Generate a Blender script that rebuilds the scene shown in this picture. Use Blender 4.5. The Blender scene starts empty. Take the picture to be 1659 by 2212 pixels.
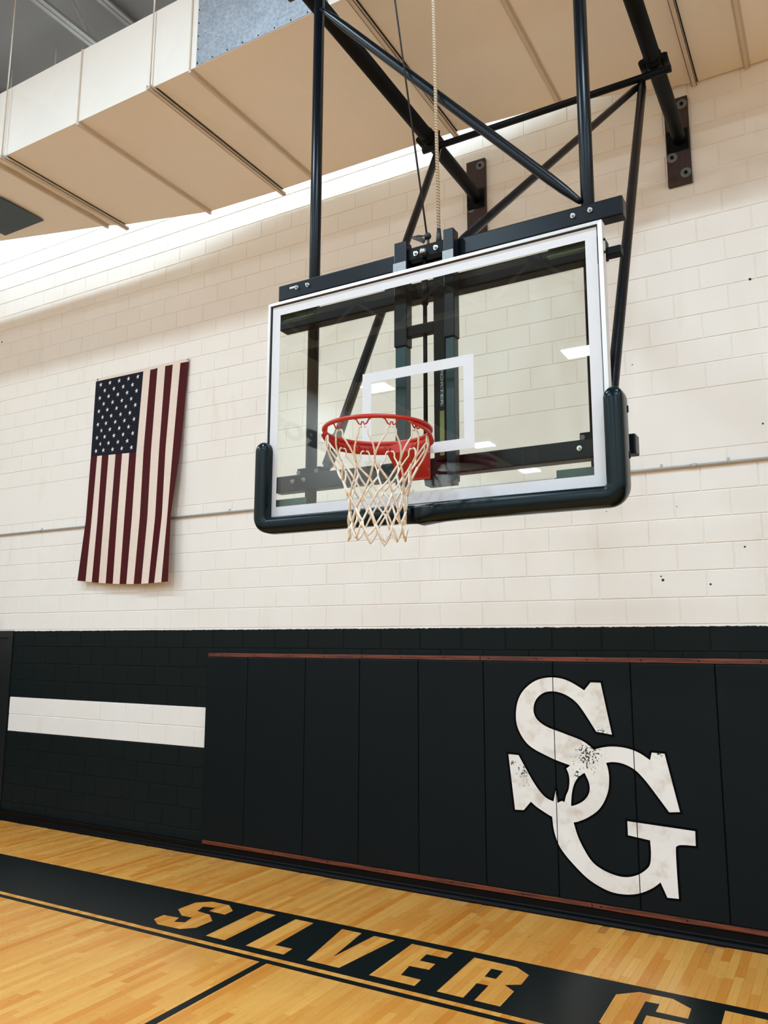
import bpy, bmesh, math, random
from mathutils import Vector, Matrix
from mathutils.geometry import tessellate_polygon
random.seed(7)
scene = bpy.context.scene
COL = scene.collection

# ------------------------------------------------------------------ camera
FPX, YAW, PIT, ROL = 1732.049, -0.520531, 0.161674, 0.002783
CAM = Vector((7.604657, -6.478203, 2.090966))
_cy, _sy, _cp, _sp, _cr, _sr = math.cos(YAW), math.sin(YAW), math.cos(PIT), math.sin(PIT), math.cos(ROL), math.sin(ROL)
_F = Vector((_sy*_cp, _cy*_cp, _sp)); _R0 = Vector((_cy, -_sy, 0)); _U0 = _R0.cross(_F)
_R = _cr*_R0 + _sr*_U0; _U = -_sr*_R0 + _cr*_U0
cd = bpy.data.cameras.new('camera'); cam = bpy.data.objects.new('camera', cd); COL.objects.link(cam)
cd.sensor_fit = 'VERTICAL'; cd.sensor_height = 36; cd.lens = FPX/2212*36; cd.clip_start = .05; cd.clip_end = 200
cam.matrix_world = Matrix(((_R.x, _U.x, -_F.x, CAM.x), (_R.y, _U.y, -_F.y, CAM.y), (_R.z, _U.z, -_F.z, CAM.z), (0, 0, 0, 1)))
scene.camera = cam
def _ray(x, y): return _F + _R*((x-829.5)/FPX) - _U*((y-1106)/FPX)
def onY(x, y, Y): d = _ray(x, y); return CAM + d*((Y-CAM.y)/d.y)
def onZ(x, y, Z): d = _ray(x, y); return CAM + d*((Z-CAM.z)/d.z)
def px(P): D = Vector(P)-CAM; z = D.dot(_F); return (829.5+FPX*D.dot(_R)/z, 1106-FPX*D.dot(_U)/z, z)

# ------------------------------------------------------------------ world, exposure
w = bpy.data.worlds.new('world'); scene.world = w; w.use_nodes = True
w.node_tree.nodes['Background'].inputs[0].default_value = (.5, .5, .5, 1)
w.node_tree.nodes['Background'].inputs[1].default_value = 0.02
vs = scene.view_settings
vs.view_transform = 'Standard'; vs.look = 'None'; vs.gamma = 1; vs.use_curve_mapping = False
vs.exposure = 0.32
LAMP_C = (.62, .83, 1.0)     # cool lamp light as the camera's white balance renders it
LAMP_W = 150.0           # watts of each ceiling lamp over the court
WALL_LAMP_W = 55.0      # watts of each unseen strip lamp added above the duct
try:
    scene.cycles.use_denoising = True
    scene.cycles.max_bounces = 10; scene.cycles.diffuse_bounces = 6; scene.cycles.transparent_max_bounces = 16
except Exception: pass

# ------------------------------------------------------------------ helpers
def link(name, me, m=None, parent=None):
    o = bpy.data.objects.new(name, me); COL.objects.link(o)
    if m is not None and me is not None:
        for x in (m if isinstance(m, (list, tuple)) else (m,)): me.materials.append(x)
    if parent is not None: o.parent = parent
    return o
def tag(o, label, cat, group=None):
    o['label'] = label; o['category'] = cat
    if group: o['group'] = group
    return o
def struct(o, label=None):
    o['kind'] = 'structure'
    if label: o['label'] = label
    return o
def empty(name, loc, label=None, cat=None, group=None):
    o = bpy.data.objects.new(name, None); COL.objects.link(o); o.location = loc; o.empty_display_size = .1
    if label: tag(o, label, cat, group)
    return o
class MB:
    """collects shapes in world coordinates; build() makes one mesh object"""
    def __init__(s): s.v = []; s.f = []; s.smooth = []
    def add(s, vs, fs, smooth=False):
        n = len(s.v); s.v += [tuple(v) for v in vs]; s.f += [tuple(i+n for i in f) for f in fs]; s.smooth += [smooth]*len(fs); return s
    def box(s, x0, x1, y0, y1, z0, z1):
        x0, x1 = sorted((x0, x1)); y0, y1 = sorted((y0, y1)); z0, z1 = sorted((z0, z1))
        return s.add([(x0,y0,z0),(x1,y0,z0),(x1,y1,z0),(x0,y1,z0),(x0,y0,z1),(x1,y0,z1),(x1,y1,z1),(x0,y1,z1)],
                     [(0,3,2,1),(4,5,6,7),(0,1,5,4),(1,2,6,5),(2,3,7,6),(3,0,4,7)])
    def bbox(s, x0, x1, y0, y1, z0, z1, b=.004):
        """box with chamfered edges"""
        bm = bmesh.new(); bmesh.ops.create_cube(bm, size=1)
        for v in bm.verts: v.co = Vector(((x0+x1)/2+v.co.x*(x1-x0), (y0+y1)/2+v.co.y*(y1-y0), (z0+z1)/2+v.co.z*(z1-z0)))
        bmesh.ops.bevel(bm, geom=bm.edges[:], offset=b, segments=2, affect='EDGES', profile=.5)
        bm.verts.index_update()
        s.add([v.co for v in bm.verts], [[v.index for v in f.verts] for f in bm.faces]); bm.free(); return s
    def tube(s, pts, r, n=12, cap=True, closed=False):
        pts = [Vector(p) for p in pts]; rs = r if isinstance(r, (list, tuple)) else [r]*len(pts)
        m = len(pts); vs = []; prev = None
        for i, p in enumerate(pts):
            if closed: t = pts[(i+1) % m]-pts[i-1]
            else: t = pts[min(i+1, m-1)]-pts[max(i-1, 0)]
            t.normalize()
            if prev is None:
                a = Vector((0, 0, 1)) if abs(t.z) < .9 else Vector((1, 0, 0)); u = t.cross(a).normalized()
            else: u = (prev-t*prev.dot(t)).normalized()
            prev = u; q = t.cross(u)
            vs += [p+rs[i]*(math.cos(2*math.pi*k/n)*u+math.sin(2*math.pi*k/n)*q) for k in range(n)]
        fs = []
        for i in range(m if closed else m-1):
            j = (i+1) % m
            fs += [(i*n+k, i*n+(k+1) % n, j*n+(k+1) % n, j*n+k) for k in range(n)]
        n0 = len(s.v); s.add(vs, fs, True)
        if cap and not closed:
            s.f.append(tuple(n0+k for k in range(n))[::-1]); s.f.append(tuple(n0+(m-1)*n+k for k in range(n))); s.smooth += [False, False]
        return s
    def disc(s, c, nrm, r, h, n=16):
        c = Vector(c); nrm = Vector(nrm).normalized(); return s.tube([c, c+nrm*h], r, n)
    def sphere(s, c, r, n=6, m=4):
        c = Vector(c); vs = [c+Vector((0, 0, r))]
        for i in range(1, m):
            a = math.pi*i/m; vs += [c+r*Vector((math.sin(a)*math.cos(2*math.pi*k/n), math.sin(a)*math.sin(2*math.pi*k/n), math.cos(a))) for k in range(n)]
        vs.append(c-Vector((0, 0, r))); fs = [(0, 1+k, 1+(k+1) % n) for k in range(n)]
        for i in range(m-2): fs += [(1+i*n+k, 1+(i+1)*n+k, 1+(i+1)*n+(k+1) % n, 1+i*n+(k+1) % n) for k in range(n)]
        L = len(vs)-1; fs += [(L, 1+(m-2)*n+(k+1) % n, 1+(m-2)*n+k) for k in range(n)]
        return s.add(vs, fs, True)
    def poly(s, loops, to3, thick=None):
        """flat polygon with holes; loops are 2D lists, to3(x, y, d) -> 3D point, optional thickness"""
        tri = tessellate_polygon([[Vector((a, b, 0)) for a, b in l] for l in loops]); flat = [p for l in loops for p in l]
        n = len(flat); vs = [to3(a, b, 0) for a, b in flat]; fs = []
        for t in tri:
            a, b, c = [Vector(vs[i]) for i in t]; fs.append(tuple(t))
        if thick:
            vs += [to3(a, b, thick) for a, b in flat]; fs += [tuple(i+n for i in t)[::-1] for t in fs[:]]
            k = 0
            for l in loops:
                m = len(l); fs += [(k+i, k+(i+1) % m, n+k+(i+1) % m, n+k+i) for i in range(m)]; k += m
        return s.add(vs, fs)
    def build(s, name, m, parent=None, recalc=True):
        me = bpy.data.meshes.new(name); me.from_pydata(s.v, [], s.f); me.update()
        me.polygons.foreach_set('use_smooth', s.smooth)
        if recalc:
            bm = bmesh.new(); bm.from_mesh(me); bmesh.ops.recalc_face_normals(bm, faces=bm.faces); bm.to_mesh(me); bm.free()
        o = link(name, me, m, None)
        if parent is not None:
            o.parent = parent; o.matrix_parent_inverse = parent_inverse(parent)
        return o
def parent_inverse(p):
    M = Matrix.Identity(4); q = p
    chain = []
    while q is not None: chain.append(q); q = q.parent
    for q in reversed(chain): M = M @ q.matrix_parent_inverse @ Matrix.Translation(q.location)
    return M.inverted()

# ------------------------------------------------------------------ materials
def srgb(r, g, b):
    f = lambda c: (c/255/12.92) if c/255 <= .04045 else ((c/255+.055)/1.055)**2.4
    return (f(r), f(g), f(b), 1)
class N:
    def __init__(s, name):
        s.m = bpy.data.materials.new(name); s.m.use_nodes = True; s.t = s.m.node_tree
        s.b = s.t.nodes['Principled BSDF']; s.out = s.t.nodes['Material Output']
    def n(s, typ, **kw):
        x = s.t.nodes.new(typ)
        for k, v in kw.items(): setattr(x, k, v)
        return x
    def l(s, a, b): s.t.links.new(a, b)
    def val(s, sock, v):
        if hasattr(v, 'is_linked') or hasattr(v, 'links'): s.l(v, sock)
        else: sock.default_value = v
    def math(s, op, a, b=0.0, c=0.0, clamp=False):
        x = s.n('ShaderNodeMath', operation=op, use_clamp=clamp); s.val(x.inputs[0], a); s.val(x.inputs[1], b); s.val(x.inputs[2], c); return x.outputs[0]
    def mix(s, f, a, b, blend='MIX'):
        x = s.n('ShaderNodeMix', data_type='RGBA', blend_type=blend); s.val(x.inputs[0], f); s.val(x.inputs[6], a); s.val(x.inputs[7], b); return x.outputs[2]
    def pos(s): return s.n('ShaderNodeNewGeometry').outputs['Position']
    def xyz(s, v): x = s.n('ShaderNodeSeparateXYZ'); s.l(v, x.inputs[0]); return x.outputs
    def scale(s, v, sc): x = s.n('ShaderNodeMapping'); s.l(v, x.inputs[0]); x.inputs['Scale'].default_value = sc; return x.outputs[0]
    def noise(s, v, scale, detail=3, rough=.55):
        x = s.n('ShaderNodeTexNoise'); s.l(v, x.inputs['Vector']); x.inputs['Scale'].default_value = scale; x.inputs['Detail'].default_value = detail; x.inputs['Roughness'].default_value = rough; return x.outputs['Fac']
    def ramp(s, f, a, b):   # smooth 0..1 between a and b
        x = s.n('ShaderNodeMapRange', interpolation_type='SMOOTHSTEP'); s.l(f, x.inputs[0]); x.inputs[1].default_value = a; x.inputs[2].default_value = b; return x.outputs[0]
    def bump(s, h, strength=.3, dist=.01):
        x = s.n('ShaderNodeBump'); x.inputs['Strength'].default_value = strength; x.inputs['Distance'].default_value = dist; s.l(h, x.inputs['Height']); s.l(x.outputs[0], s.b.inputs['Normal'])
    def base(s, c): s.val(s.b.inputs['Base Color'], c)
    def set(s, rough=.5, metal=0.0, spec=.5):
        s.b.inputs['Roughness'].default_value = rough; s.b.inputs['Metallic'].default_value = metal; s.b.inputs['Specular IOR Level'].default_value = spec
def simple(name, c, rough=.5, metal=0.0, spec=.5, var=.12, sc=9.0, bump=0.0, bsc=60.0):
    k = N(name); k.set(rough, metal, spec); p = k.pos()
    d = tuple(x*(1-var) for x in c[:3])+(1,); e = tuple(min(1, x*(1+var)) for x in c[:3])+(1,)
    k.base(k.mix(k.noise(p, sc), d, e))
    if bump: k.bump(k.noise(p, bsc), bump, .004)
    return k.m

WHITE_WALL = srgb(233, 225, 215); DARK_WALL = srgb(26, 38, 37)
def wall_paint():
    k = N('painted_block'); k.set(.6, 0, .15); p = k.pos(); x, y, z = k.xyz(p)
    white = k.mix(k.noise(p, 1.3, 4), srgb(230, 224, 216), srgb(238, 234, 228))
    stain = k.ramp(k.noise(k.scale(p, (3, 3, .7)), 1.1, 4), .58, .74)
    white = k.mix(k.math('MULTIPLY', stain, .25), white, srgb(214, 198, 182))
    dark = k.mix(k.noise(p, 2.0), srgb(11, 20, 20), srgb(14, 24, 24))
    spk = k.n('ShaderNodeTexVoronoi'); k.l(p, spk.inputs['Vector']); spk.inputs['Scale'].default_value = 4.2
    chip = k.math('LESS_THAN', spk.outputs['Distance'], .018); dark = k.mix(chip, dark, srgb(150, 150, 145))
    edge = k.math('ADD', z, k.math('MULTIPLY', k.math('SUBTRACT', k.noise(p, 26, 4, .7), .5), .022))
    up = k.math('GREATER_THAN', edge, 2.2205)
    inx = k.math('MULTIPLY', k.math('GREATER_THAN', x, -1.40), k.math('LESS_THAN', x, 1.772))
    inz = k.math('MULTIPLY', k.math('GREATER_THAN', z, 1.021), k.math('LESS_THAN', z, 1.424))
    bar = k.math('MULTIPLY', inx, inz)
    k.base(k.mix(k.math('MAXIMUM', up, bar), dark, white))
    k.bump(k.noise(p, 45, 4), .12, .004); return k.m
M = {}
M['wall'] = wall_paint()
M['hole'] = simple('dark_hole', srgb(40, 36, 33), .9)
def wood_floor():
    k = N('maple_floor'); k.set(.34, 0, .4); p = k.pos()
    a = k.n('ShaderNodeAttribute', attribute_type='OBJECT', attribute_name='tone').outputs['Fac']
    g = k.n('ShaderNodeAttribute', attribute_type='GEOMETRY', attribute_name='tone').outputs['Fac']
    t = k.math('ADD', a, g, clamp=True)
    grain = k.noise(k.scale(p, (60, 2.2, 1)), 1.0, 5, .6); fleck = k.ramp(k.noise(k.scale(p, (26, 3, 1)), 1.6, 3), .62, .72)
    c = k.mix(t, srgb(222, 136, 44), srgb(252, 198, 104))
    c = k.mix(k.math('MULTIPLY', grain, .55), c, srgb(204, 114, 32))
    c = k.mix(k.math('MULTIPLY', fleck, .18), c, srgb(140, 84, 34))
    sc = k.ramp(k.noise(k.scale(p, (5, 16, 1)), 2.6, 3), .70, .735); c = k.mix(k.math('MULTIPLY', sc, .45), c, srgb(92, 54, 24))
    k.base(c); k.val(k.b.inputs['Roughness'], k.math('ADD', .20, k.math('MULTIPLY', k.noise(p, 3.0), .16)))
    k.b.inputs['Coat Weight'].default_value = .1; k.b.inputs['Coat Roughness'].default_value = .18
    return k.m
M['floor'] = wood_floor()
def floor_base():
    k = N('maple_floor_beyond'); k.set(.34); p = k.pos(); b = k.n('ShaderNodeTexBrick', offset=.37)
    k.l(k.scale(p, (1, 1, 1)), b.inputs['Vector']); mp = b.inputs['Vector'].links[0].from_node; mp.inputs['Rotation'].default_value = (0, 0, math.pi/2)
    b.inputs['Color1'].default_value = srgb(196, 130, 62); b.inputs['Color2'].default_value = srgb(226, 168, 92); b.inputs['Mortar'].default_value = srgb(110, 64, 28)
    b.inputs['Scale'].default_value = 1; b.inputs['Brick Width'].default_value = .8; b.inputs['Row Height'].default_value = .0572; b.inputs['Mortar Size'].default_value = .0008
    k.base(b.outputs['Color']); return k.m
M['floor_base'] = floor_base()
def floor_paint():
    k = N('court_paint'); k.set(.35, 0, .25); p = k.pos()
    c = k.mix(k.noise(p, 4), srgb(13, 20, 20), srgb(18, 26, 26))
    sc = k.ramp(k.noise(k.scale(p, (4, 30, 1)), 3.0, 2), .735, .76); c = k.mix(k.math('MULTIPLY', sc, .25), c, srgb(80, 84, 82))
    k.base(c); return k.m
M['paint'] = floor_paint()
M['vinyl'] = simple('pad_vinyl', srgb(6, 17, 21), .5, 0, .16, var=.15, sc=3, bump=.15, bsc=14)
def logo_white():
    k = N('logo_paint'); k.set(.5); p = k.pos(); x, y, z = k.xyz(p)
    c = k.mix(k.ramp(k.noise(p, 9, 5), .45, .75), srgb(238, 234, 228), srgb(214, 202, 190))
    wear = None
    for (cx, cz, r) in LOGO_WEAR:
        d = k.math('SQRT', k.math('ADD', k.math('POWER', k.math('SUBTRACT', x, cx), 2), k.math('POWER', k.math('SUBTRACT', z, cz), 2)))
        q = k.math('SUBTRACT', 1.0, k.math('DIVIDE', d, r), clamp=True); wear = q if wear is None else k.math('MAXIMUM', wear, q)
    n = k.noise(p, 55, 4, .65); m = k.math('GREATER_THAN', k.math('ADD', n, k.math('MULTIPLY', wear, .22)), .70)
    m = k.math('MULTIPLY', m, k.math('GREATER_THAN', wear, .02))
    k.base(k.mix(m, c, srgb(22, 30, 33))); return k.m
def g8(x, y): return (1060+x*.28933, 1420+y*.28933)          # zoom frame of the monogram
PADY = -0.056
LOGO_WEAR = [(onY(*g8(a, b), PADY).x, onY(*g8(a, b), PADY).z, r) for a, b, r in ((720, 740, .17), (640, 880, .07), (830, 552, .06), (240, 850, .09), (160, 790, .05), (275, 940, .05), (770, 680, .08), (1255, 718, .05))]
M['logo'] = logo_white()
M['outline'] = simple('logo_outline_paint', srgb(3, 4, 5), .6, 0, .05)
M['black'] = simple('black_base', srgb(7, 7, 8), .45, 0, .12, var=.2)
def stained(name, a, b, rough=.5):
    k = N(name); k.set(rough); p = k.pos()
    g = k.noise(k.scale(p, (2, 20, 60)), 1.5, 5, .65); c = k.mix(k.ramp(g, .35, .68), a, b); k.base(c); k.bump(g, .2, .004); return k.m
M['batten'] = stained('stained_batten', srgb(128, 56, 27), srgb(44, 18, 10))
def boardwood():
    k = N('dark_mount_board'); k.set(.6); p = k.pos(); g = k.noise(k.scale(p, (40, 8, 2)), 1.4, 5, .65)
    k.base(k.mix(g, srgb(66, 40, 32), srgb(28, 17, 15))); k.bump(g, .2, .004); return k.m
M['mount'] = boardwood()
M['steel'] = simple('blue_black_steel', srgb(3, 9, 16), .33, .0, .25, var=.2, sc=5)
M['steel_dark'] = simple('black_steel', srgb(5, 7, 9), .5, 0, .15, var=.2)
M['galv_tube'] = simple('grey_green_tube', srgb(36, 58, 66), .4, .3, var=.25, sc=22)
M['zinc'] = simple('zinc_bolt', srgb(205, 205, 200), .3, .9)
M['washer'] = simple('grey_washer', srgb(104, 110, 112), .6, .2)
M['washer_light'] = simple('dull_zinc', srgb(150, 152, 152), .5, .4, var=.2, sc=60)
M['alu'] = simple('aluminium_frame', srgb(214, 211, 208), .38, .35, var=.05)
M['gasket'] = simple('gasket', srgb(30, 30, 30), .6)
M['stripe'] = simple('white_glass_stripe', srgb(208, 206, 207), .4, var=.03)
M['pad_edge'] = simple('green_edge_padding', srgb(2, 19, 22), .24, 0, .22, var=.1)
M['rim'] = simple('red_rim_paint', srgb(178, 34, 20), .35, var=.15, sc=30)
M['cord'] = simple('net_cord', srgb(228, 214, 196), .8, var=.12, sc=60, bump=.4, bsc=220)
M['cable'] = simple('black_cable', srgb(22, 24, 25), .5)
M['sticker'] = simple('yellow_green_sticker', srgb(112, 118, 58), .5, var=.3, sc=90)
M['letter'] = simple('pale_lettering', srgb(150, 165, 168), .5)
M['plaque'] = simple('plaque_ground', srgb(36, 52, 56), .5)
M['bracket'] = simple('green_bracket', srgb(58, 86, 82), .45, .2, var=.3, sc=25)
def rope():
    k = N('striped_rope'); k.set(.8); p = k.pos(); x, y, z = k.xyz(p)
    s = k.math('FRACT', k.math('MULTIPLY', k.math('ADD', z, k.math('MULTIPLY', x, .5)), 60.0)); k.base(k.mix(k.math('LESS_THAN', s, .2), srgb(222, 208, 182), srgb(48, 44, 40))); return k.m
M['rope'] = rope()
def glass():
    k = N('backboard_glass'); t = k.t; t.nodes.remove(k.b)
    tr = k.n('ShaderNodeBsdfTransparent'); tr.inputs[0].default_value = (.945, .965, .935, 1)
    gl = k.n('ShaderNodeBsdfGlossy'); gl.inputs['Roughness'].default_value = .012; gl.inputs[0].default_value = (1, 1, 1, 1)
    fr = k.n('ShaderNodeFresnel'); k.val(fr.inputs[0], k.math('ADD', 1.5, k.math('MULTIPLY', k.n('ShaderNodeNewGeometry').outputs['Backfacing'], 1/1.5-1.5)))
    mx = k.n('ShaderNodeMixShader'); k.l(k.math('MULTIPLY', fr.outputs[0], 1.0), mx.inputs[0]); k.l(tr.outputs[0], mx.inputs[1]); k.l(gl.outputs[0], mx.inputs[2]); k.l(mx.outputs[0], k.out.inputs[0])
    return k.m
M['glass'] = glass()
M['duct'] = simple('painted_duct', srgb(232, 226, 217), .45, var=.03, sc=2, bump=.05, bsc=3)
M['strut'] = simple('painted_strut', srgb(205, 192, 176), .45, var=.06)
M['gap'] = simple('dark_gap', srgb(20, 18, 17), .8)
def galvanised():
    k = N('galvanised_sheet'); k.set(.5, .35); p = k.pos(); v = k.n('ShaderNodeTexVoronoi'); k.l(k.scale(p, (1, 1, 1)), v.inputs['Vector']); v.inputs['Scale'].default_value = 34
    c = k.mix(k.noise(p, 5, 4), srgb(128, 135, 144), srgb(170, 176, 184)); c = k.mix(.35, c, v.outputs['Distance'], 'SOFT_LIGHT')
    s = k.ramp(k.noise(k.scale(p, (6, 1, 40)), 2.0, 2), .66, .7); c = k.mix(k.math('MULTIPLY', s, .5), c, srgb(200, 205, 212)); k.base(c); return k.m
M['galv'] = galvanised()
M['access'] = simple('dark_access_panel', srgb(38, 60, 72), .5, var=.25, sc=6)
M['roof'] = simple('roof_deck', srgb(92, 86, 83), .8, var=.05, sc=1)
M['girder'] = simple('girder_paint', srgb(205, 200, 192), .6)
M['joist'] = simple('joist_paint', srgb(112, 106, 101), .6)
M['lamp_white'] = simple('lamp_housing', srgb(225, 225, 222), .4)
def emit(name, c, s):
    k = N(name); k.t.nodes.remove(k.b); e = k.n('ShaderNodeEmission'); e.inputs[0].default_value = c; e.inputs[1].default_value = s; k.l(e.outputs[0], k.out.inputs[0]); return k.m
M['lens'] = emit('lamp_lens', (1, .97, .93, 1), 14.0)
def other_wall():
    k = N('far_gym_wall'); k.set(.6); p = k.pos(); x, y, z = k.xyz(p)
    c = k.mix(k.math('GREATER_THAN', z, 2.22), DARK_WALL, WHITE_WALL); k.base(c); k.bump(k.noise(p, 40), .1, .004); return k.m
M['otherwall'] = other_wall()
M['sign'] = simple('wall_lettering_paint', srgb(70, 76, 74), .6)
def cloth(name, c):
    k = N(name); k.set(.75, 0, .2); p = k.pos(); k.base(k.mix(k.noise(p, 30), tuple(v*.88 for v in c[:3])+(1,), c)); k.bump(k.noise(k.scale(p, (9, 9, 3)), 6, 3), .25, .01)
    return k.m
M['f_red'] = cloth('flag_red', srgb(72, 11, 16)); M['f_white'] = cloth('flag_white', srgb(232, 214, 200)); M['f_blue'] = cloth('flag_blue', srgb(13, 17, 32)); M['f_star'] = simple('flag_star', srgb(225, 218, 212), .7)
M['conduit'] = simple('painted_conduit', srgb(178, 172, 166), .4, .5, var=.1)
M['door'] = simple('dark_door', srgb(17, 22, 22), .45)
M['kick'] = simple('kick_plate', srgb(40, 44, 44), .4, .4)

# ------------------------------------------------------------------ room shell
XL, XR, YF, ZC = -3.5, 15.6, -29.6, 9.1
floor = struct(MB().box(XL-.2, XR+.2, YF-.2, .3, -.25, -.003).build('floor', M['floor_base']))
wall = MB()
wall.box(-1.42, XR+.2, .0055, .3, -.003, ZC); wall.box(XL-.2, -1.42, .0055, .3, 2.225, ZC); wall.box(XL-.2, -2.5, .0055, .3, -.003, 2.225)
wall = struct(wall.build('wall_back', M['wall']))
struct(MB().box(XL-.2, XL, YF, .0, -.003, ZC).build('wall_left', M['otherwall']))
struct(MB().box(XR, XR+.2, YF, .0, -.003, ZC).build('wall_right', M['otherwall']))
struct(MB().box(XL-.2, XR+.2, YF-.2, YF, -.003, ZC).build('wall_front', M['otherwall']))
struct(MB().box(XL-.2, XR+.2, YF-.2, .3, ZC, ZC+.2).build('ceiling', M['roof']))
# door at the far left
door = empty('door_1', (-1.96, .05, 0)); door['kind'] = 'structure'
MB().box(-1.42, -1.50, -.012, .2, 0, 2.225).box(-2.42, -2.5, -.012, .2, 0, 2.225).box(-1.50, -2.42, -.012, .2, 2.145, 2.225).build('door_frame', M['door'], door)
lf = MB().bbox(-2.42, -1.505, .02, .065, .012, 2.14, .003).build('door_leaf', M['door'], door)
MB().bbox(-2.36, -1.53, .012, .0195, .15, .36, .003).build('kick_plate', M['kick'], lf)
MB().box(-2.36, -2.30, -.03, .0195, .98, 1.06).build('door_handle', M['zinc'], lf)

# concrete blocks of the back wall
B = .2032
def block_mesh(wd, h, name):
    j = .0038; b = .0035; d = .02
    x = wd/2-j; z = h/2-j
    vs = [(-x,d,-z),(x,d,-z),(x,d,z),(-x,d,z),(-x,b*.8,-z),(x,b*.8,-z),(x,b*.8,z),(-x,b*.8,z),(-x+b,0,-z+b),(x-b,0,-z+b),(x-b,0,z-b),(-x+b,0,z-b)]
    fs = [(8,9,10,11)]+[(4+i,4+(i+1)%4,8+(i+1)%4,8+i) for i in range(4)]+[(i,(i+1)%4,4+(i+1)%4,4+i) for i in range(4)]
    return vs, fs
blocks = []
for kz in range(0, 45):
    if 18 <= kz < 20: continue
    z0, z1 = kz*B, (kz+1)*B
    if kz == 17: z1 = 17.62*B
    off = (.085 if kz >= 20 else 0)+(B if kz % 2 == 0 else 0)
    i0 = int((XL-off)/(2*B))
    for i in range(i0-1, 34):
        x0 = i*2*B+off; x1 = x0+2*B
        if x1 > 9.6: continue
        if kz < 11:
            if x1 < -1.42 and x0 > -2.7: continue
            if x0 < -1.42 < x1: x0 = -1.42
            if x1 < -1.42: continue
            if x0 > 1.9 and kz < 9: continue
        x0 = max(x0, XL)
        if x1-x0 < .03: continue
        blocks.append((x0, x1, z0, z1))
def vis_area(b):
    x0, x1, z0, z1 = b; q = [px(P) for P in ((x0, 0, z0), (x1, 0, z0), (x1, 0, z1), (x0, 0, z1))]
    if any(p[2] < .2 for p in q): return 0
    c = [(min(max(p[0], 0), 1659), min(max(p[1], 0), 2212)) for p in q]
    a = abs(sum(c[i][0]*c[(i+1) % 4][1]-c[(i+1) % 4][0]*c[i][1] for i in range(4)))/2
    if z0 > 6.55 and z0 < 8 and x1 > 1: a *= .3
    return a
blocks.sort(key=vis_area, reverse=True)
shared = {}
rest = MB(); rest_n = 0
for n, (x0, x1, z0, z1) in enumerate(blocks):
    key = (round(x1-x0, 4), round(z1-z0, 4)); vs_, fs_ = block_mesh(x1-x0, z1-z0, '')
    cx, cz = (x0+x1)/2, (z0+z1)/2; dy = random.uniform(-.0007, .0007)
    if n < 300:
        if key not in shared:
            me = bpy.data.meshes.new('block'); me.from_pydata(vs_, [], fs_); me.update(); me.materials.append(M['wall']); shared[key] = me
        o = bpy.data.objects.new('block', shared[key]); COL.objects.link(o); o.parent = wall; o.location = (cx, dy, cz)
    else: rest.add([(a+cx, b_+dy, c+cz) for a, b_, c in vs_], fs_)
r = rest.build('blocks_beyond', M['wall'], wall, False); r['kind'] = 'stuff'
MB().box(XL, 9.6, .0005, .02, 17.62*B+.001, 20*B-.004).build('bond_beam', M['wall'], wall)
for (a, b, rr) in ((1620, 603, .010), (1648, 915, .007), (1428, 1245, .006), (1432, 1253, .011), (1535, 1262, .008), (1366, 788, .005), (4, 739, .010), (1609, 1181, .007), (178, 1371, .006), (250, 1366, .006), (1310, 1105, .004), (1462, 1094, .004)):
    P = onY(a, b, 0); MB().disc((P.x, -.0022, P.z), (0, 1, 0), rr, .004, 8).build('anchor_hole', M['hole'], wall)

# maple strips of the floor
SW = .0572; planks = []
for i in range(int(-3.2/SW), int(9.2/SW)):
    y = -.02-random.uniform(0, .9)*0; y0 = random.uniform(-.3, 0.55)
    while y0 > -5.6:
        L = random.choice((.35, .5, .65, .8, 1.0, 1.25))*random.uniform(.85, 1.15); y1 = y0-L
        a, b = max(y1, -5.6), min(y0, -.002)
        if b-a > .04: planks.append((i*SW, (i+1)*SW, a, b, random.betavariate(2.6, 2.2)))
        y0 = y1
def plank_area(p):
    q = [px(P) for P in ((p[0], p[2], 0), (p[1], p[2], 0), (p[1], p[3], 0), (p[0], p[3], 0))]
    if any(k[2] < .2 for k in q): return 0
    c = [(min(max(k[0], 0), 1659), min(max(k[1], 0), 2212)) for k in q]
    return abs(sum(c[i][0]*c[(i+1) % 4][1]-c[(i+1) % 4][0]*c[i][1] for i in range(4)))/2
planks.sort(key=plank_area, reverse=True)
def plank_geo(wd, L):
    x, y, b, g = wd/2-.0003, L/2-.0003, .0006, .0012
    vs = [(-x,-y,-.003),(x,-y,-.003),(x,y,-.003),(-x,y,-.003),(-x,-y,-.0006),(x,-y,-.0006),(x,y,-.0006),(-x,y,-.0006),(-x+b,-y+b,0),(x-b,-y+b,0),(x-b,y-b,0),(-x+b,y-b,0)]
    return vs, [(8,9,10,11)]+[(4+i,4+(i+1)%4,8+(i+1)%4,8+i) for i in range(4)]+[(i,(i+1)%4,4+(i+1)%4,4+i) for i in range(4)]
rest = MB(); tones = []
for n, (x0, x1, y0, y1, t) in enumerate(planks):
    vs_, fs_ = plank_geo(x1-x0, y1-y0); cx, cy = (x0+x1)/2, (y0+y1)/2
    if n < 300:
        me = bpy.data.meshes.new('plank'); me.from_pydata(vs_, [], fs_); me.update()
        o = link('plank', me, M['floor'], floor); o.location = (cx, cy, 0); o['tone'] = t
    else: rest.add([(a+cx, b+cy, c) for a, b, c in vs_], fs_); tones += [t]*len(fs_)
r = rest.build('planks_beyond', M['floor'], floor, False); r['kind'] = 'stuff'
at = r.data.attributes.new('tone', 'FLOAT', 'FACE'); at.data.foreach_set('value', tones)

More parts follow.
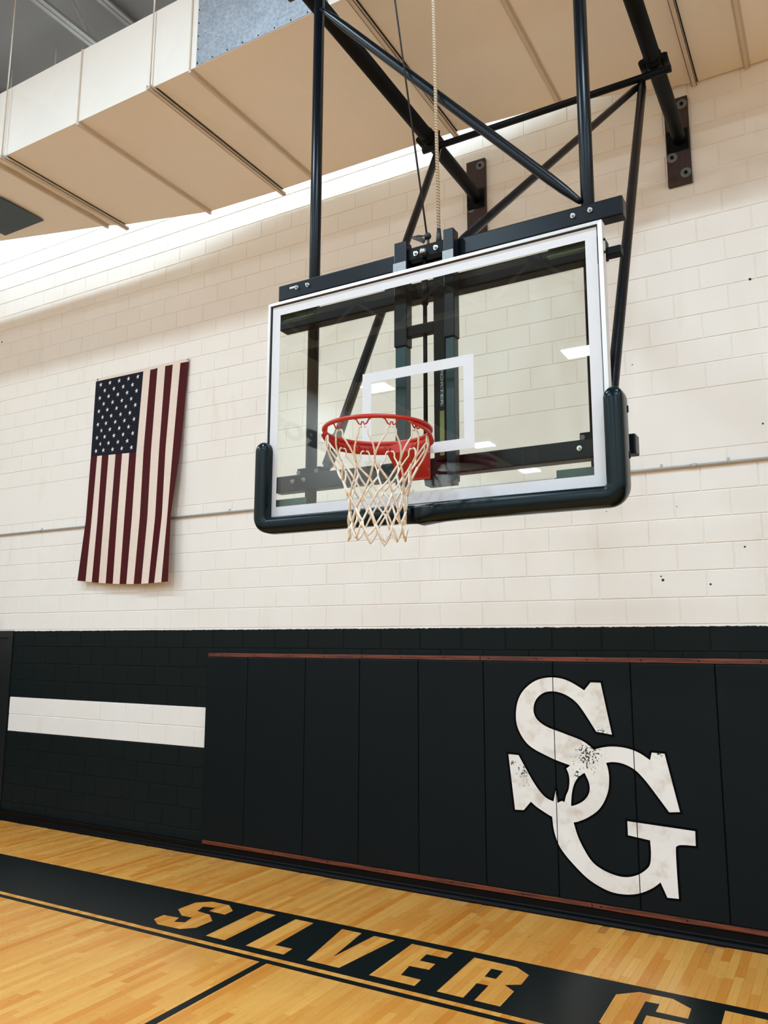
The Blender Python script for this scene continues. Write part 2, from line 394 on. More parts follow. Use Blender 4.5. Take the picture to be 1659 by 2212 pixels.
# painted court marks: lettered band, baseline, lane lines
def B1(l): return [onZ(x*.36166, 1750+y*.36166, 0).xy[:] for x, y in l]
def B2(l): return [onZ(500+x*.36166, 1850+y*.36166, 0).xy[:] for x, y in l]
def sq(l): return [(a, min(max(b, -1.735), -1.118)) for a, b in l]
LS = sq(B1([(1063,592),(1168,552),(1270,546),(1370,567),(1391,602),(1342,625),(1247,603),(1287,584),(1213,577),(1180,603),(1253,625),(1268,662),(1170,703),(1075,711),(940,682),(920,650),(977,626),(1070,643),(1040,667),(1105,670),(1147,642),(1085,630)]))
LI = sq(B1([(1535,603),(1648,626),(1340,778),(1228,750)]))
LL = sq(B2([(385,374),(494,397),(262,530),(365,552),(310,587),(80,535)]))
LV = sq(B2([(662,433),(778,459),(610,598),(852,475),(978,500),(640,668),(445,622)]))
LE = sq(B2([(1078,522),(1325,575),(1285,610),(1165,585),(1125,622),(1218,643),(1180,678),(1062,655),(1012,708),(1133,737),(1090,776),(818,711)]))
LR = sq([onZ(a, b, 0).xy[:] for a, b in ((1024.4,2068.4),(1116,2089),(1143,2106.7),(1126,2127.3),(1090.7,2128),(1110.5,2141.7),(1078.8,2176),(1023.3,2161.8),(1055,2129.2),(1029.8,2124.1),(1000.2,2156.3),(942,2142.2))])
LRH = B2([(1553,671),(1622,686),(1580,732),(1513,717)])
LG = [(6.218,-1.226),(6.334,-1.120),(6.527,-1.118),(6.645,-1.203),(6.65,-1.346),(6.474,-1.347),(6.473,-1.235),(6.393,-1.238),(6.396,-1.625),(6.478,-1.625),(6.478,-1.536),(6.44,-1.536),(6.437,-1.418),(6.652,-1.412),(6.658,-1.735),(6.335,-1.735),(6.225,-1.64)]
LO = [(7.385,-1.226),(7.495,-1.118),(7.70,-1.118),(7.81,-1.226),(7.815,-1.63),(7.70,-1.735),(7.495,-1.735),(7.39,-1.63)]
LOH = [(7.56,-1.235),(7.64,-1.235),(7.645,-1.62),(7.565,-1.62)]
sh = lambda l, d: [(a+d, b) for a, b in l]
d2 = 6.818-LR[0][0]
letters = [LS, LI, LL, LV, LE, LR, LG, sh(LR, d2), LO, sh(LV, 7.95-LV[0][0]), sh(LE, 8.52-LE[0][0])]
flat = lambda zt: (lambda a, b, d: (a, b, zt-d))
band = MB().poly([[(-3.0, -1.04), (-3.0, -1.812), (13.2, -1.812), (13.2, -1.04)]]+letters, flat(.0009), .0008).build('lettered_band', M['paint'], floor)
for h, nm in ((LRH, 'a'), (sh(LRH, d2), 'b'), (LOH, 'c')): MB().poly([h], flat(.0009), .0008).build('letter_counter', M['paint'], floor)
MB().box(-1.78, 13.5, -1.912, -1.862, .0001, .0009).build('baseline', M['paint'], floor)
for x in (4.046, 7.653): MB().box(x, x+.058, -7.6, -1.912, .0001, .0009).build('lane_line', M['paint'], floor)

# base trim, battens
bb = MB(); prof = [(0, 0), (-.075, 0), (-.075, .012), (-.066, .03), (-.045, .042), (-.04, .05), (-.04, .098), (-.034, .104), (0, .104)]
def extr(mb, prof, x0, x1):
    n = len(prof); return mb.add([(x0, a, b) for a, b in prof]+[(x1, a, b) for a, b in prof], [(i, (i+1) % n, n+(i+1) % n, n+i) for i in range(n)]+[tuple(range(n))[::-1], tuple(range(n, 2*n))])
bb = extr(bb, prof, -1.42, XR).build('baseboard_back', M['black']); struct(bb)
t1 = struct(MB().bbox(1.813, 4.86, -.04, -.001, 1.944, 1.982, .003).build('trim_1', M['batten']))
t1b = MB().bbox(4.864, XR-1, -.04, -.001, 1.944, 1.982, .003).build('batten_length', M['batten'], t1)
t2 = struct(MB().bbox(1.83, 5.75, -.05, -.001, .106, .142, .003).build('trim_2', M['batten']))
MB().bbox(5.754, XR-1, -.05, -.001, .106, .142, .003).build('batten_length', M['batten'], t2)
for i in range(14): MB().disc((2.0+.42*i, -.042, 1.963), (0, 1, 0), .006, .004, 8).build('screw', M['black'], t1)
for i in range(9): MB().disc((2.1+.62*i, -.052, .124), (0, 1, 0), .006, .004, 8).build('screw', M['black'], t2)

# ------------------------------------------------------------------ wall pads with the monogram
seams = [1.812]+[onY(a, b, PADY).x for a, b in ((548, 1440), (659, 1440), (776, 1440), (902.6, 1440), (1043.2, 1440), (1193.2, 1440), (1360.5, 1440), (1543.5, 1440))]
seams[1] = 2.35
for _ in range(2): seams.append(seams[-1]+.612)
S_ = [(745,187),(820,190),(905,577),(788,555),(735,470),(680,385),(640,335),(590,295),(530,265),(465,251),(400,258),(350,295),(325,340),(317,390),(325,430),(345,465),(385,500),(440,530),(500,550),(590,585),(670,615),(720,645),(770,690),(820,730),(865,790),(882,860),(885,930),(878,1000),(850,1075),(815,1130),(770,1170),(700,1210),(620,1237),(540,1225),(455,1190),(400,1155),(340,1115),(300,1077),(247,1140),(182,1137),(157,930),(132,722),(208,730),(240,790),(300,900),(350,980),(400,1040),(440,1065),(470,1075),(535,1105),(600,1115),(680,1085),(725,1040),(742,990),(735,935),(715,890),(700,860),(660,835),(585,803),(480,765),(400,725),(330,690),(270,645),(225,580),(195,510),(186,440),(195,340),(230,260),(290,200),(350,165),(420,150),(480,150),(540,160),(600,185),(650,215),(698,247)]
G_ = [(1202,711),(1298,720),(1355,935),(1413,1155),(1333,1157),(1180,950),(1130,890),(1080,840),(1020,805),(960,785),(900,780),(862,788),(790,805),(700,860),(645,900),(615,960),(602,1040),(600,1115),(605,1180),(620,1237),(650,1340),(700,1440),(750,1520),(800,1565),(880,1610),(970,1640),(1040,1642),(1110,1622),(1170,1580),(1195,1540),(1198,1450),(1190,1366),(1025,1328),(1020,1223),(1270,1260),(1527,1298),(1531,1408),(1410,1398),(1383,1415),(1382,1450),(1390,1600),(1405,1803),(1320,1795),(1268,1680),(1220,1718),(1150,1752),(1080,1770),(1000,1772),(900,1755),(800,1705),(720,1650),(640,1570),(560,1480),(505,1400),(470,1290),(460,1200),(455,1150),(472,1062),(487,985),(490,1000),(498,1087),(530,1072),(552,1080),(562,1030),(583,990),(590,920),(583,870),(565,830),(640,770),(740,700),(800,680),(860,668),(920,665),(990,672),(1065,692),(1130,725),(1190,768)]
def w8(l): return [(onY(*g8(a, b), PADY-.001).x, onY(*g8(a, b), PADY-.001).z) for a, b in l]
def smooth_loop(l, it=1):
    for _ in range(it):
        o = []; n = len(l)
        for i in range(n):
            a, b, c = Vector(l[i-1]), Vector(l[i]), Vector(l[(i+1) % n]); u, v = (b-a), (c-b)
            ang = u.angle(v) if u.length > 1e-6 and v.length > 1e-6 else 0
            if ang > .7: o.append(tuple(b))
            else: o += [tuple(b.lerp(a, .25)), tuple(b.lerp(c, .25))]
        l = o
    return l
def offset(l, d):
    n = len(l); o = []; ar = sum(l[i][0]*l[(i+1) % n][1]-l[(i+1) % n][0]*l[i][1] for i in range(n)); sg = 1 if ar > 0 else -1
    for i in range(n):
        a, b, c = Vector(l[i-1]), Vector(l[i]), Vector(l[(i+1) % n]); u = (b-a).normalized(); v = (c-b).normalized()
        n1 = Vector((u.y, -u.x))*sg; n2 = Vector((v.y, -v.x))*sg; m = n1+n2
        if m.length < .35: m = n1
        k = 1/max(.55, m.normalized().dot(n1)); o.append(tuple(b+m.normalized()*d*k))
    return o
S_w, G_w = smooth_loop(w8(S_), 2), smooth_loop(w8(G_), 2)
def clip(l, x0, x1):
    for s, xc in ((1, x0), (-1, x1)):
        o = []
        for i in range(len(l)):
            a, b = l[i-1], l[i]; ia, ib = s*(a[0]-xc) >= 0, s*(b[0]-xc) >= 0
            if ia != ib: t = (xc-a[0])/(b[0]-a[0]); o.append((xc, a[1]+t*(b[1]-a[1])))
            if ib: o.append(b)
        l = o
        if not l: return l
    return l
def clipped_mesh(loop, x0, x1, Y):
    """fill the polygon, then cut it to the pad"""
    bm = bmesh.new(); vs_ = [bm.verts.new((a, Y, b)) for a, b in loop]
    for t in tessellate_polygon([[Vector((a, b, 0)) for a, b in loop]]):
        try: bm.faces.new([vs_[i] for i in t])
        except ValueError: pass
    for xc, nx in ((x0, -1), (x1, 1)):
        bmesh.ops.bisect_plane(bm, geom=bm.verts[:]+bm.edges[:]+bm.faces[:], plane_co=(xc, 0, 0), plane_no=(nx, 0, 0), clear_outer=True)
    out = ([tuple(v.co) for v in bm.verts], None)
    bm.verts.index_update(); fs = [tuple(v.index for v in f.verts) for f in bm.faces]; bm.free()
    return out[0], fs
pad_label = ['leftmost dark wall pad, next to the white painted bar', 'second dark wall pad from the left end of the row', 'third dark wall pad from the left end of the row', 'fourth dark wall pad from the left end of the row', 'fifth dark wall pad from the left end of the row', 'dark wall pad with the left ends of the white monogram',
             'dark wall pad under the middle of the white monogram', 'dark wall pad with the right half of the white letter G', 'plain dark wall pad directly right of the white monogram', 'plain dark wall pad two places right of the white monogram']
for i in range(len(seams)-1):
    x0, x1 = seams[i]+.0012, seams[i+1]-.0012
    pad = empty('wall_pad', ((x0+x1)/2, 0, .145), pad_label[i], 'wall pad', 'row of dark padded panels on the end wall')
    MB().bbox(x0, x1, PADY, -.002, .145, 1.942, .009).build('pad_face', M['vinyl'], pad)
    MB().bbox(x0+.001, x1-.001, PADY+.006, -.003, 1.9425, 1.944, .0005).build('top_hem', M['vinyl'], pad)
    for k, (loop, nm) in enumerate(((S_w, 'painted_letter'), (G_w, 'painted_letter'))):
        for dY, off, mt, nn in ((-.0012-.0002*k, 0, M['logo'], nm), (-.0006, .017, M['outline'], 'letter_outline')):
            l = offset(loop, off) if off else loop
            vv, ff = clipped_mesh(l, x0+.002, x1-.002, PADY+dY)
            if ff: MB().add(vv, ff).build(nn, mt, pad, False)

# ------------------------------------------------------------------ flag
def f7(x, y): return (150+x*.24412, 750+y*.24412)
ROWS = [(0.0, [235,295,355,415,475,535,595,655,716,780,848,915,982,1057], 303, 126, 0, .015),
        (.37, [190,246,288,347,408,466,530,592,655,722,793,850,915,985], 965, 885, 4, .05),
        (.70, [145,196,247,302,363,422,485,552,622,690,758,818,866,897], 1530, 1480, 10, .10),
        (1.0, [70,142,197,258,320,383,443,503,568,635,698,750,812,872], 2066, 2074, 26, .12)]
def frow(v):
    for i in range(3):
        a, b = ROWS[i], ROWS[i+1]
        if v <= b[0] or i == 2:
            t = (v-a[0])/(b[0]-a[0]); L = lambda p, q: p+(q-p)*t
            return [L(p, q) for p, q in zip(a[1], b[1])], L(a[2], b[2]), L(a[3], b[3]), L(a[4], b[4]), L(a[5], b[5])
def fsurf(s, v, lift=0.0):
    """s in 0..13 across the stripes, v 0..1 down the flag"""
    xs, yl, yr, sag, off = frow(v); i = min(int(s), 12); t = s-i; x = xs[i]+(xs[i+1]-xs[i])*t; u = s/13
    y = yl+(yr-yl)*u+sag*math.sin(math.pi*u)
    wob = .012*math.sin(u*17+v*2.2)*min(1, v*2)+.010*math.sin(u*31+v*5)*v+.008*math.sin(v*9+u*4)*v
    Y = -(off*(.75+.45*u)+wob+.004)-lift
    return onY(*f7(x, y), Y)
flag = empty('flag', fsurf(6.5, 1.0), 'large red, white and blue striped flag hanging vertically on the white block wall', 'flag')
NV = 26
def patch(s0, s1, v0, v1, ns, nv, name, m, parent, lift=0.0):
    vs_ = [fsurf(s0+(s1-s0)*i/ns, v0+(v1-v0)*j/nv, lift) for j in range(nv+1) for i in range(ns+1)]; n = ns+1
    fs_ = [(j*n+i, j*n+i+1, (j+1)*n+i+1, (j+1)*n+i) for j in range(nv) for i in range(ns)]
    o = MB().add(vs_, fs_, True).build(name, m, parent, False); return o
for i in range(13):
    patch(i, i+1, .372 if i < 7 else 0.0, 1.0, 3, NV, 'red_stripe' if i % 2 == 0 else 'white_stripe', M['f_red'] if i % 2 == 0 else M['f_white'], flag)
canton = patch(0, 7, 0.0, .372, 14, 12, 'canton', M['f_blue'], flag)
for r in range(11):
    for c in range(5 if r % 2 == 0 else 4):
        s0 = (.75+c*1.37)+(0 if r % 2 == 0 else .685); v0 = .022+r*.0325
        pts = []
        for k in range(10):
            a = math.pi/2+k*math.pi/5+.2; rr = .25 if k % 2 == 0 else .10; pts.append(fsurf(s0+rr*math.cos(a), v0-rr*math.sin(a)*.048, .003))
        MB().add([fsurf(s0, v0, .003)]+pts, [(0, 1+k, 1+(k+1) % 10) for k in range(10)]).build('star', M['f_star'], canton, False)
hd = [f7(238, 280), f7(1060, 98), f7(1057, 126), f7(235, 304)]
hv = [onY(*q, -.02) for q in hd]; hb = [onY(*q, -.012) for q in hd]
header = MB().add(hv+hb, [(0,1,2,3),(7,6,5,4),(0,4,5,1),(1,5,6,2),(2,6,7,3),(3,7,4,0)]).build('header_tape', M['f_white'], flag)
for q in (f7(250, 288), f7(1046, 110)):
    P = onY(*q, -.022); MB().tube([P+Vector((.012*math.cos(a), 0, .012*math.sin(a))) for a in [k*math.pi/6 for k in range(12)]], .004, 6, closed=True).build('grommet', M['zinc'], flag)
    MB().disc(P+Vector((0, .0, 0)), (0, 1, 0), .006, .0205, 8).build('nail', M['black'], flag)

# ------------------------------------------------------------------ conduit
zc = 3.452
cond = empty('conduit', (2, -.02, zc), 'thin grey metal conduit running along the wall behind flag and backboard', 'conduit')
MB().tube([(XL+.01, -.0205, zc), (9.6, -.0205, zc)], .0115, 10).build('pipe', M['conduit'], cond)
for x in (-1.024, 2.005, 4.2, 6.423, 6.917): MB().tube([(x, -.0205+.0135*math.cos(a), zc+.0135*math.sin(a)) for a in [k*math.pi/6 for k in range(13)]], .004, 6).box(x-.009, x+.009, -.005, -.0008, zc+.013, zc+.04).build('strap', M['conduit'], cond)
MB().tube([(6.64, -.0205, zc), (6.69, -.0205, zc)], .0155, 10).build('coupling', M['conduit'], cond)

# ------------------------------------------------------------------ duct
ZD, ZT, YD = 6.68, 7.40, -2.19
bk = [(-3.45, -1.75, -.50), (-.55, -1.16, -.50), (.78, -.80, -.50), (.95, -.72, -.50), (1.98, -.46, -.42), (2.90, -.42, -.42), (3.32, -.42, -.42), (4.85, -.40, -.42), (5.80, -.31, -.34), (6.85, -.012, -.012), (7.25, -.012, -.012), (8.6, -.012, -.012), (10.6, -.012, -.012)]
duct = empty('ventilation_duct', (4, -1.2, ZD), 'long cream painted rectangular air duct hung below the roof along the wall', 'duct')
top = MB()
for a, b in zip(bk[:-1], bk[1:]):
    xa, xb = a[0], b[0]
    c = ((xa+xb)/2, (YD+a[1]+YD+b[1])/4, ZD+.026)
    MB().add([(xa, YD, ZD), (xb, YD, ZD), (xb, b[1], ZD), (xa, a[1], ZD), c], [(0,1,4),(1,2,4),(2,3,4),(3,0,4)]).build('bottom_panel', M['duct'], duct)
    MB().add([(xa, YD, ZD), (xb, YD, ZD), (xb, YD, ZT), (xa, YD, ZT), ((xa+xb)/2, YD+.018, (ZD+ZT)/2)], [(0,1,4),(1,2,4),(2,3,4),(3,0,4)]).build('side_panel', M['duct'], duct)
    top.add([(xa, YD, ZT), (xb, YD, ZT), (xb, b[2], ZT), (xa, a[2], ZT)], [(0,1,2,3)]); top.add([(xa, a[1], ZD), (xb, b[1], ZD), (xb, b[2], ZT), (xa, a[2], ZT)], [(0,1,2,3)])
top.add([(-3.45, YD, ZD), (-3.45, -1.75, ZD), (-3.45, -.50, ZT), (-3.45, YD, ZT)], [(0,1,2,3)]).build('back_shell', M['duct'], duct)
def backy(x):
    for a, b in zip(bk[:-1], bk[1:]):
        if a[0] <= x <= b[0]: return a[1]+(b[1]-a[1])*(x-a[0])/(b[0]-a[0])
    return -.012
for x in (.78, 1.98, 3.32, 5.80, 7.25, 8.6):        # standing seams
    MB().box(x-.012, x+.012, YD-.006, backy(x)+(.01 if x < 6 else -.002), ZD-.030, ZD-.0005).box(x-.028, x+.028, YD-.002, backy(x), ZD-.004, ZD-.0003).build('seam_rib', M['strut'], duct)
    MB().box(x-.006, x+.006, YD-.012, YD-.0003, ZD, ZT).build('seam_rib', M['strut'], duct)
for x in (.95, 2.90, 4.85, 6.85):                   # trapeze channels with rods
    ye = backy(x)+.06 if x < 6 else -.015
    s = MB().box(x-.020, x+.020, YD-.05, ye, ZD-.034, ZD-.030).box(x-.020, x-.016, YD-.05, ye, ZD-.034, ZD-.006).box(x+.016, x+.020, YD-.05, ye, ZD-.034, ZD-.006).build('trapeze_channel', M['strut'], duct)
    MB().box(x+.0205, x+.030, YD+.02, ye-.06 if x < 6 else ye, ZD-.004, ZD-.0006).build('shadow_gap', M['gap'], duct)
    MB().tube([(x, YD-.03, ZD-.05), (x, YD-.03, ZC)], .006, 8).build('hanger_rod', M['strut'], duct)
    MB().box(x-.02, x+.02, YD-.05, YD-.01, ZD-.046, ZD-.035).build('hanger_nut', M['strut'], duct)
x0, x1 = 3.385, 4.66
gp = MB().box(x0, x1, YD-.004, YD-.0008, ZD+.004, ZT-.01).build('galvanised_patch', M['galv'], duct); gp['label'] = 'bare shiny galvanised sheet patch'
for i in range(9): MB().disc((x0+.02+i*(x1-x0-.04)/8, YD-.004, ZD+.02), (0, -1, 0), .006, .004, 8).build('rivet', M['hole'], gp)
for i in range(6): MB().disc((x0+.015, YD-.004, ZD+.03+i*.12), (0, -1, 0), .006, .004, 8).build('rivet', M['hole'], gp)
ap = MB().box(-.41, .26, -1.78, -1.225, ZD-.006, ZD-.0006).build('access_panel', M['access'], duct); ap['label'] = 'dark blue grey access panel'

# ------------------------------------------------------------------ roof structure
def open_web(name, label, along, c, z0, z1, a0, a1, step, group, mt='joist', fw=.025, wr=.016):
    def P(t, z, o=0): return (c+o, t, z) if along == 'y' else (t, c+o, z)
    e = empty(name, P((a0+a1)/2, z0), label, 'joist', group)
    for o, z in ((-.03, z0), (.03, z0), (-.03, z1), (.03, z1)):
        m = MB(); p, q = P(a0, z, o), P(a1, z, o)
        if along == 'y': m.box(p[0]-fw, p[0]+fw, p[1], q[1], z-.004, z+.004).box(p[0]-.003, p[0]+.003, p[1], q[1], z, z+.05)
        else: m.box(p[0], q[0], p[1]-fw, p[1]+fw, z-.004, z+.004).box(p[0], q[0], p[1]-.003, p[1]+.003, z, z+fw*2)
        m.build('chord', M[mt], e)
    n = int((a1-a0)/step); 
    for i in range(n):
        t = a0+i*step
        MB().tube([P(t, z0+.01), P(t+step/2, z1)], wr, 8).build('web', M[mt], e)
        MB().tube([P(t+step/2, z1), P(t+step, z0+.01)], wr, 8).build('web', M[mt], e)
    return e
open_web('roof_joist', 'steel open-web joist meeting the duct at the top left corner', 'y', 1.06, 8.42, 9.02, -12.6, -.1, 1.25, 'open-web roof joists')
open_web('roof_joist', 'steel open-web roof joist left of the hanging flag', 'y', -1.40, 8.42, 9.02, -12.6, -.1, 1.25, 'open-web roof joists')
open_web('roof_joist', 'steel open-web roof joist above the bare metal duct patch', 'y', 3.50, 8.42, 9.02, -12.6, -.1, 1.25, 'open-web roof joists')
open_web('roof_joist', 'steel open-web roof joist above the backboard', 'y', 5.95, 8.42, 9.02, -12.6, -.1, 1.25, 'open-web roof joists')
open_web('roof_girder', 'pale open-web roof girder mirrored in the backboard glass', 'x', -13.0, 8.25, 9.0, XL, XR, 1.9, None, 'girder', .05, .035)

# ------------------------------------------------------------------ lamps
def lamp(x, y, z, lx, ly, watts, label, group):
    e = empty('ceiling_lamp', (x, y, z), label, 'lamp', group)
    MB().bbox(x-lx/2-.04, x+lx/2+.04, y-ly/2-.04, y+ly/2+.04, z, z+.11, .01).build('housing', M['lamp_white'], e)
    MB().box(x-lx/2, x+lx/2, y-ly/2, y+ly/2, z-.006, z-.0005).build('lens', M['lens'], e)
    for s in (-1, 1): MB().tube([(x+s*lx*.4, y, z+.11), (x+s*lx*.4, y, ZC)], .006, 6).build('stem', M['lamp_white'], e)
    L = bpy.data.lights.new('lamp_light', 'AREA'); L.shape = 'RECTANGLE'; L.size = lx; L.size_y = ly; L.energy = watts; L.color = LAMP_C
    o = bpy.data.objects.new('lamp_light', L); COL.objects.link(o); o.parent = e; o.location = (0, 0, -.012)
ORD = ('first', 'second', 'third', 'fourth', 'fifth')
for i, yy in enumerate((-5.4, -10.0, -16.2, -22.8, -27.2)):  # some are mirrored in the glass; the rest are added to light the wall
    for j, xx in enumerate((-2.0, 3.05, 8.1, 13.1)):
        lamp(xx, yy, 8.3, .66, .56, LAMP_W*(.98 if i == 0 else 1.10), 'white ceiling lamp of the partly added grid, %s row from padded wall, %s from lettered side wall' % (ORD[i], ORD[j]), 'ceiling lamps over the court')
for i, xx in enumerate((-1.9, 1.0, 3.9, 6.8)):  # unseen strips, added to reproduce the bright band high on the wall
    lamp(xx, -1.02, 8.40, 2.6, .05, WALL_LAMP_W, '%s long added strip lamp above the duct, counted from the door side' % ORD[i], 'added strip lamps above the duct')

# lettering on the side wall, seen mirrored in the glass
tc = bpy.data.curves.new('t', 'FONT'); tc.body = 'SILVER GROVE'; tc.size = .55; tc.extrude = .004; tc.offset = .03
to = bpy.data.objects.new('t', tc); COL.objects.link(to); bpy.context.view_layer.update()
me = bpy.data.meshes.new_from_object(to.evaluated_get(bpy.context.evaluated_depsgraph_get())); bpy.data.objects.remove(to)
xs = [v.co.x for v in me.vertices]; kx = 6.5/(max(xs)-min(xs))
for v in me.vertices: v.co = Vector((XL+.005+v.co.z, -19.75+(v.co.x-min(xs))*kx, 6.87+v.co.y))
lt = link('wall_lettering', me, M['sign']); tag(lt, 'grey SILVER GROVE lettering high on the side wall, mirrored in the glass', 'lettering')

# ------------------------------------------------------------------ basketball goal
CX = 5.872; YB = -3.13
goal = empty('basketball_goal', (CX, 0, 6.2), 'wall-mounted basketball goal with glass backboard, red rim and dark steel frame', 'basketball goal')
# backboard
board = MB().box(4.968, 6.784, YB-.006, YB+.006, 2.735, 3.930).build('backboard', M['glass'], goal); board['label'] = 'clear glass backboard'
def ring(x0, x1, z0, z1, wd, y0, y1, name, m, parent):
    mb = MB(); o = [(x0, z0), (x1, z0), (x1, z1), (x0, z1)]; i = [(x0+wd, z0+wd), (x1-wd, z0+wd), (x1-wd, z1-wd), (x0+wd, z1-wd)]
    vs_ = [(a, y0, b) for a, b in o]+[(a, y0, b) for a, b in i]+[(a, y1, b) for a, b in o]+[(a, y1, b) for a, b in i]; fs_ = []
    for k in range(4):
        j = (k+1) % 4; fs_ += [(k, j, 4+j, 4+k), (8+k, 12+k, 12+j, 8+j), (k, 8+k, 8+j, j), (4+k, 4+j, 12+j, 12+k)]
    return mb.add(vs_, fs_).build(name, m, parent)
fx0, fx1, fz0, fz1 = 4.950, 6.798, 2.722, 3.944
for nm, q in (('top', ((fx0, fz1), (fx1, fz1), (fx1-.018, fz1-.018), (fx0+.018, fz1-.018))), ('bottom', ((fx0, fz0), (fx1, fz0), (fx1-.018, fz0+.018), (fx0+.018, fz0+.018))), ('left', ((fx0, fz0), (fx0, fz1), (fx0+.018, fz1-.018), (fx0+.018, fz0+.018))), ('right', ((fx1, fz0), (fx1, fz1), (fx1-.018, fz1-.018), (fx1-.018, fz0+.018)))):
    vs_ = [(a, YB-.018 if k > 1 else YB-.014, b) for k, (a, b) in enumerate(q)]+[(a, YB+.038, b) for a, b in q]
    MB().add(vs_, [(0,1,2,3),(7,6,5,4),(0,4,5,1),(1,5,6,2),(2,6,7,3),(3,7,4,0)]).build('frame_rail', M['alu'], board)
ring(fx0+.018, fx1-.018, fz0+.018, fz1-.018, .005, YB-.012, YB+.012, 'gasket', M['gasket'], board)
ring(4.978, 6.772, 2.745, 3.919, .052, YB-.0075, YB-.0062, 'border_stripe', M['stripe'], board)
ring(5.562, 6.172, 2.982, 3.438, .052, YB-.0075, YB-.0062, 'target_square', M['stripe'], board)
for z in (3.86, 3.80): MB().disc((fx1, YB+.012, z), (1, 0, 0), .006, .006, 8).build('frame_bolt', M['black'], board)
for x0, x1, z0, z1 in ((4.985, 5.235, 3.838, 3.896), (6.535, 6.765, 3.842, 3.896), (4.99, 5.19, 2.80, 2.845), (6.54, 6.76, 2.80, 2.845)):
    MB().box(x0, x1, YB+.040, YB+.046, z0, z1).box(x0, x1, YB+.0135, YB+.04, z0, z0+.006).build('corner_bracket', M['bracket'], board)

# edge padding along the board's bottom
def sweep(path, hw, hd, name, m, parent, ends=(False, True), sag=0.0):
    """rounded section swept along a path in the XZ plane"""
    n = 20; vs_ = []; P = [Vector(p) for p in path]; L = len(P)
    ds = [0]
    for a, b in zip(P[:-1], P[1:]): ds.append(ds[-1]+(b-a).length)
    for i, p in enumerate(P):
        t = (P[min(i+1, L-1)]-P[max(i-1, 0)]).normalized(); q = Vector((-t.y, t.x)); k = 1.0
        if ends[1]:
            e = ds[-1]-ds[i]; R_ = .055
            if e < R_: k = math.sqrt(max(.0, 1-((R_-e)/R_)**2))
        k = max(k, .05)
        for j in range(n):
            a = 2*math.pi*j/n; ca, sa = math.cos(a), math.sin(a); pw = .45
            u = math.copysign(abs(ca)**pw, ca)*hw*k; v = math.copysign(abs(sa)**pw, sa)*hd*(.35+.65*k)
            vs_.append((p.x+q.x*u, YB-.012+v, p.y+q.y*u))
    fs_ = [(i*n+j, i*n+(j+1) % n, (i+1)*n+(j+1) % n, (i+1)*n+j) for i in range(L-1) for j in range(n)]
    mb = MB().add(vs_, fs_, True); mb.f += [tuple(range(n))[::-1], tuple((L-1)*n+j for j in range(n))]; mb.smooth += [False, False]
    return mb.build(name, m, parent)
def lpath(xin, xo, zb, zt, r=.05):
    s = 1 if xo > xin else -1; pts = []
    for k in range(9): t = k/8; x = xin+(xo-s*r-xin)*t; pts.append((x, zb-(.014*math.exp(-((x-xin)/.09)**2) if s > 0 else .004*math.exp(-((x-xin)/.05)**2))))
    for k in range(1, 8): a = math.pi/2*k/8; pts.append((xo-s*r+s*r*math.sin(a), zb+r-r*math.cos(a)))
    for k in range(0, 14): pts.append((xo, zb+r+(zt-.055-zb-r)*k/13))
    for k in range(1, 9): pts.append((xo, zt-.055+.055*math.sin(math.pi/2*k/8)))
    return pts
pl = sweep(lpath(5.868, 4.962, 2.695, 3.150), .040, .058, 'edge_padding', M['pad_edge'], goal)
pr_ = sweep(lpath(5.890, 6.822, 2.697, 3.165), .043, .060, 'edge_padding', M['pad_edge'], goal)
for z in (3.06, 2.86): MB().bbox(6.864, 6.867, YB+.02, YB+.03, z, z+.03, .001).build('slot', M['gap'], pr_)

# frame tubes of the goal
def tube(name, pts, r, m='steel', n=16): return MB().tube(pts, r, n).build(name, M[m], goal)
def bar(x0, x1, y0, y1, z0, z1, name, m='steel', b=.006): return MB().bbox(x0, x1, y0, y1, z0, z1, b).build(name, M[m], goal)
def bolt(P, parent, r=.012, m='zinc'):
    return MB().disc(P, (0, -1, 0), r, .006, 16).disc(Vector(P)+Vector((0, -.006, 0)), (0, -1, 0), r*.66, .010, 6).disc(Vector(P)+Vector((0, -.0155, 0)), (0, -1, 0), r*.4, .006, 8).build('bolt', M[m], parent)
MX = (5.060, 6.668); MY = -2.862
for x in MX:
    t = tube('mast', [(x, MY, 2.85), (x, MY, 6.34)], .033)
tube('head_tube', [(4.80, MY+.02, 6.20), (6.86, MY+.02, 6.20)], .045)
BY0, BY1 = -2.972, -2.898
tb = bar(4.884, 6.856, BY0, BY1, 4.042, 4.136, 'upper_bar'); rb = bar(4.90, 6.768, BY0, BY1, 3.858, 3.950, 'middle_bar', 'steel_dark'); lb = bar(4.886, 6.862, BY0, BY1, 2.912, 3.002, 'lower_bar')
MB().bbox(6.769, 6.836, BY0+.01, BY1-.01, 3.862, 3.900, .003).build('bar_stub', M['steel_dark'], rb)
for x, z in ((5.016, 4.098), (5.092, 4.096), (6.624, 4.092), (6.706, 4.098)): bolt((x, BY0, z), tb)
for x, z in ((5.018, 2.966), (5.09, 2.968), (6.614, 2.962), (6.70, 2.962)): bolt((x, BY0, z), lb)
P_ = onY(630.5, 621.5, BY0-.001); MB().box(P_.x-.016, P_.x+.016, BY0-.0012, BY0-.0003, P_.z-.005, P_.z+.006).build('white_tag', M['stripe'], tb)
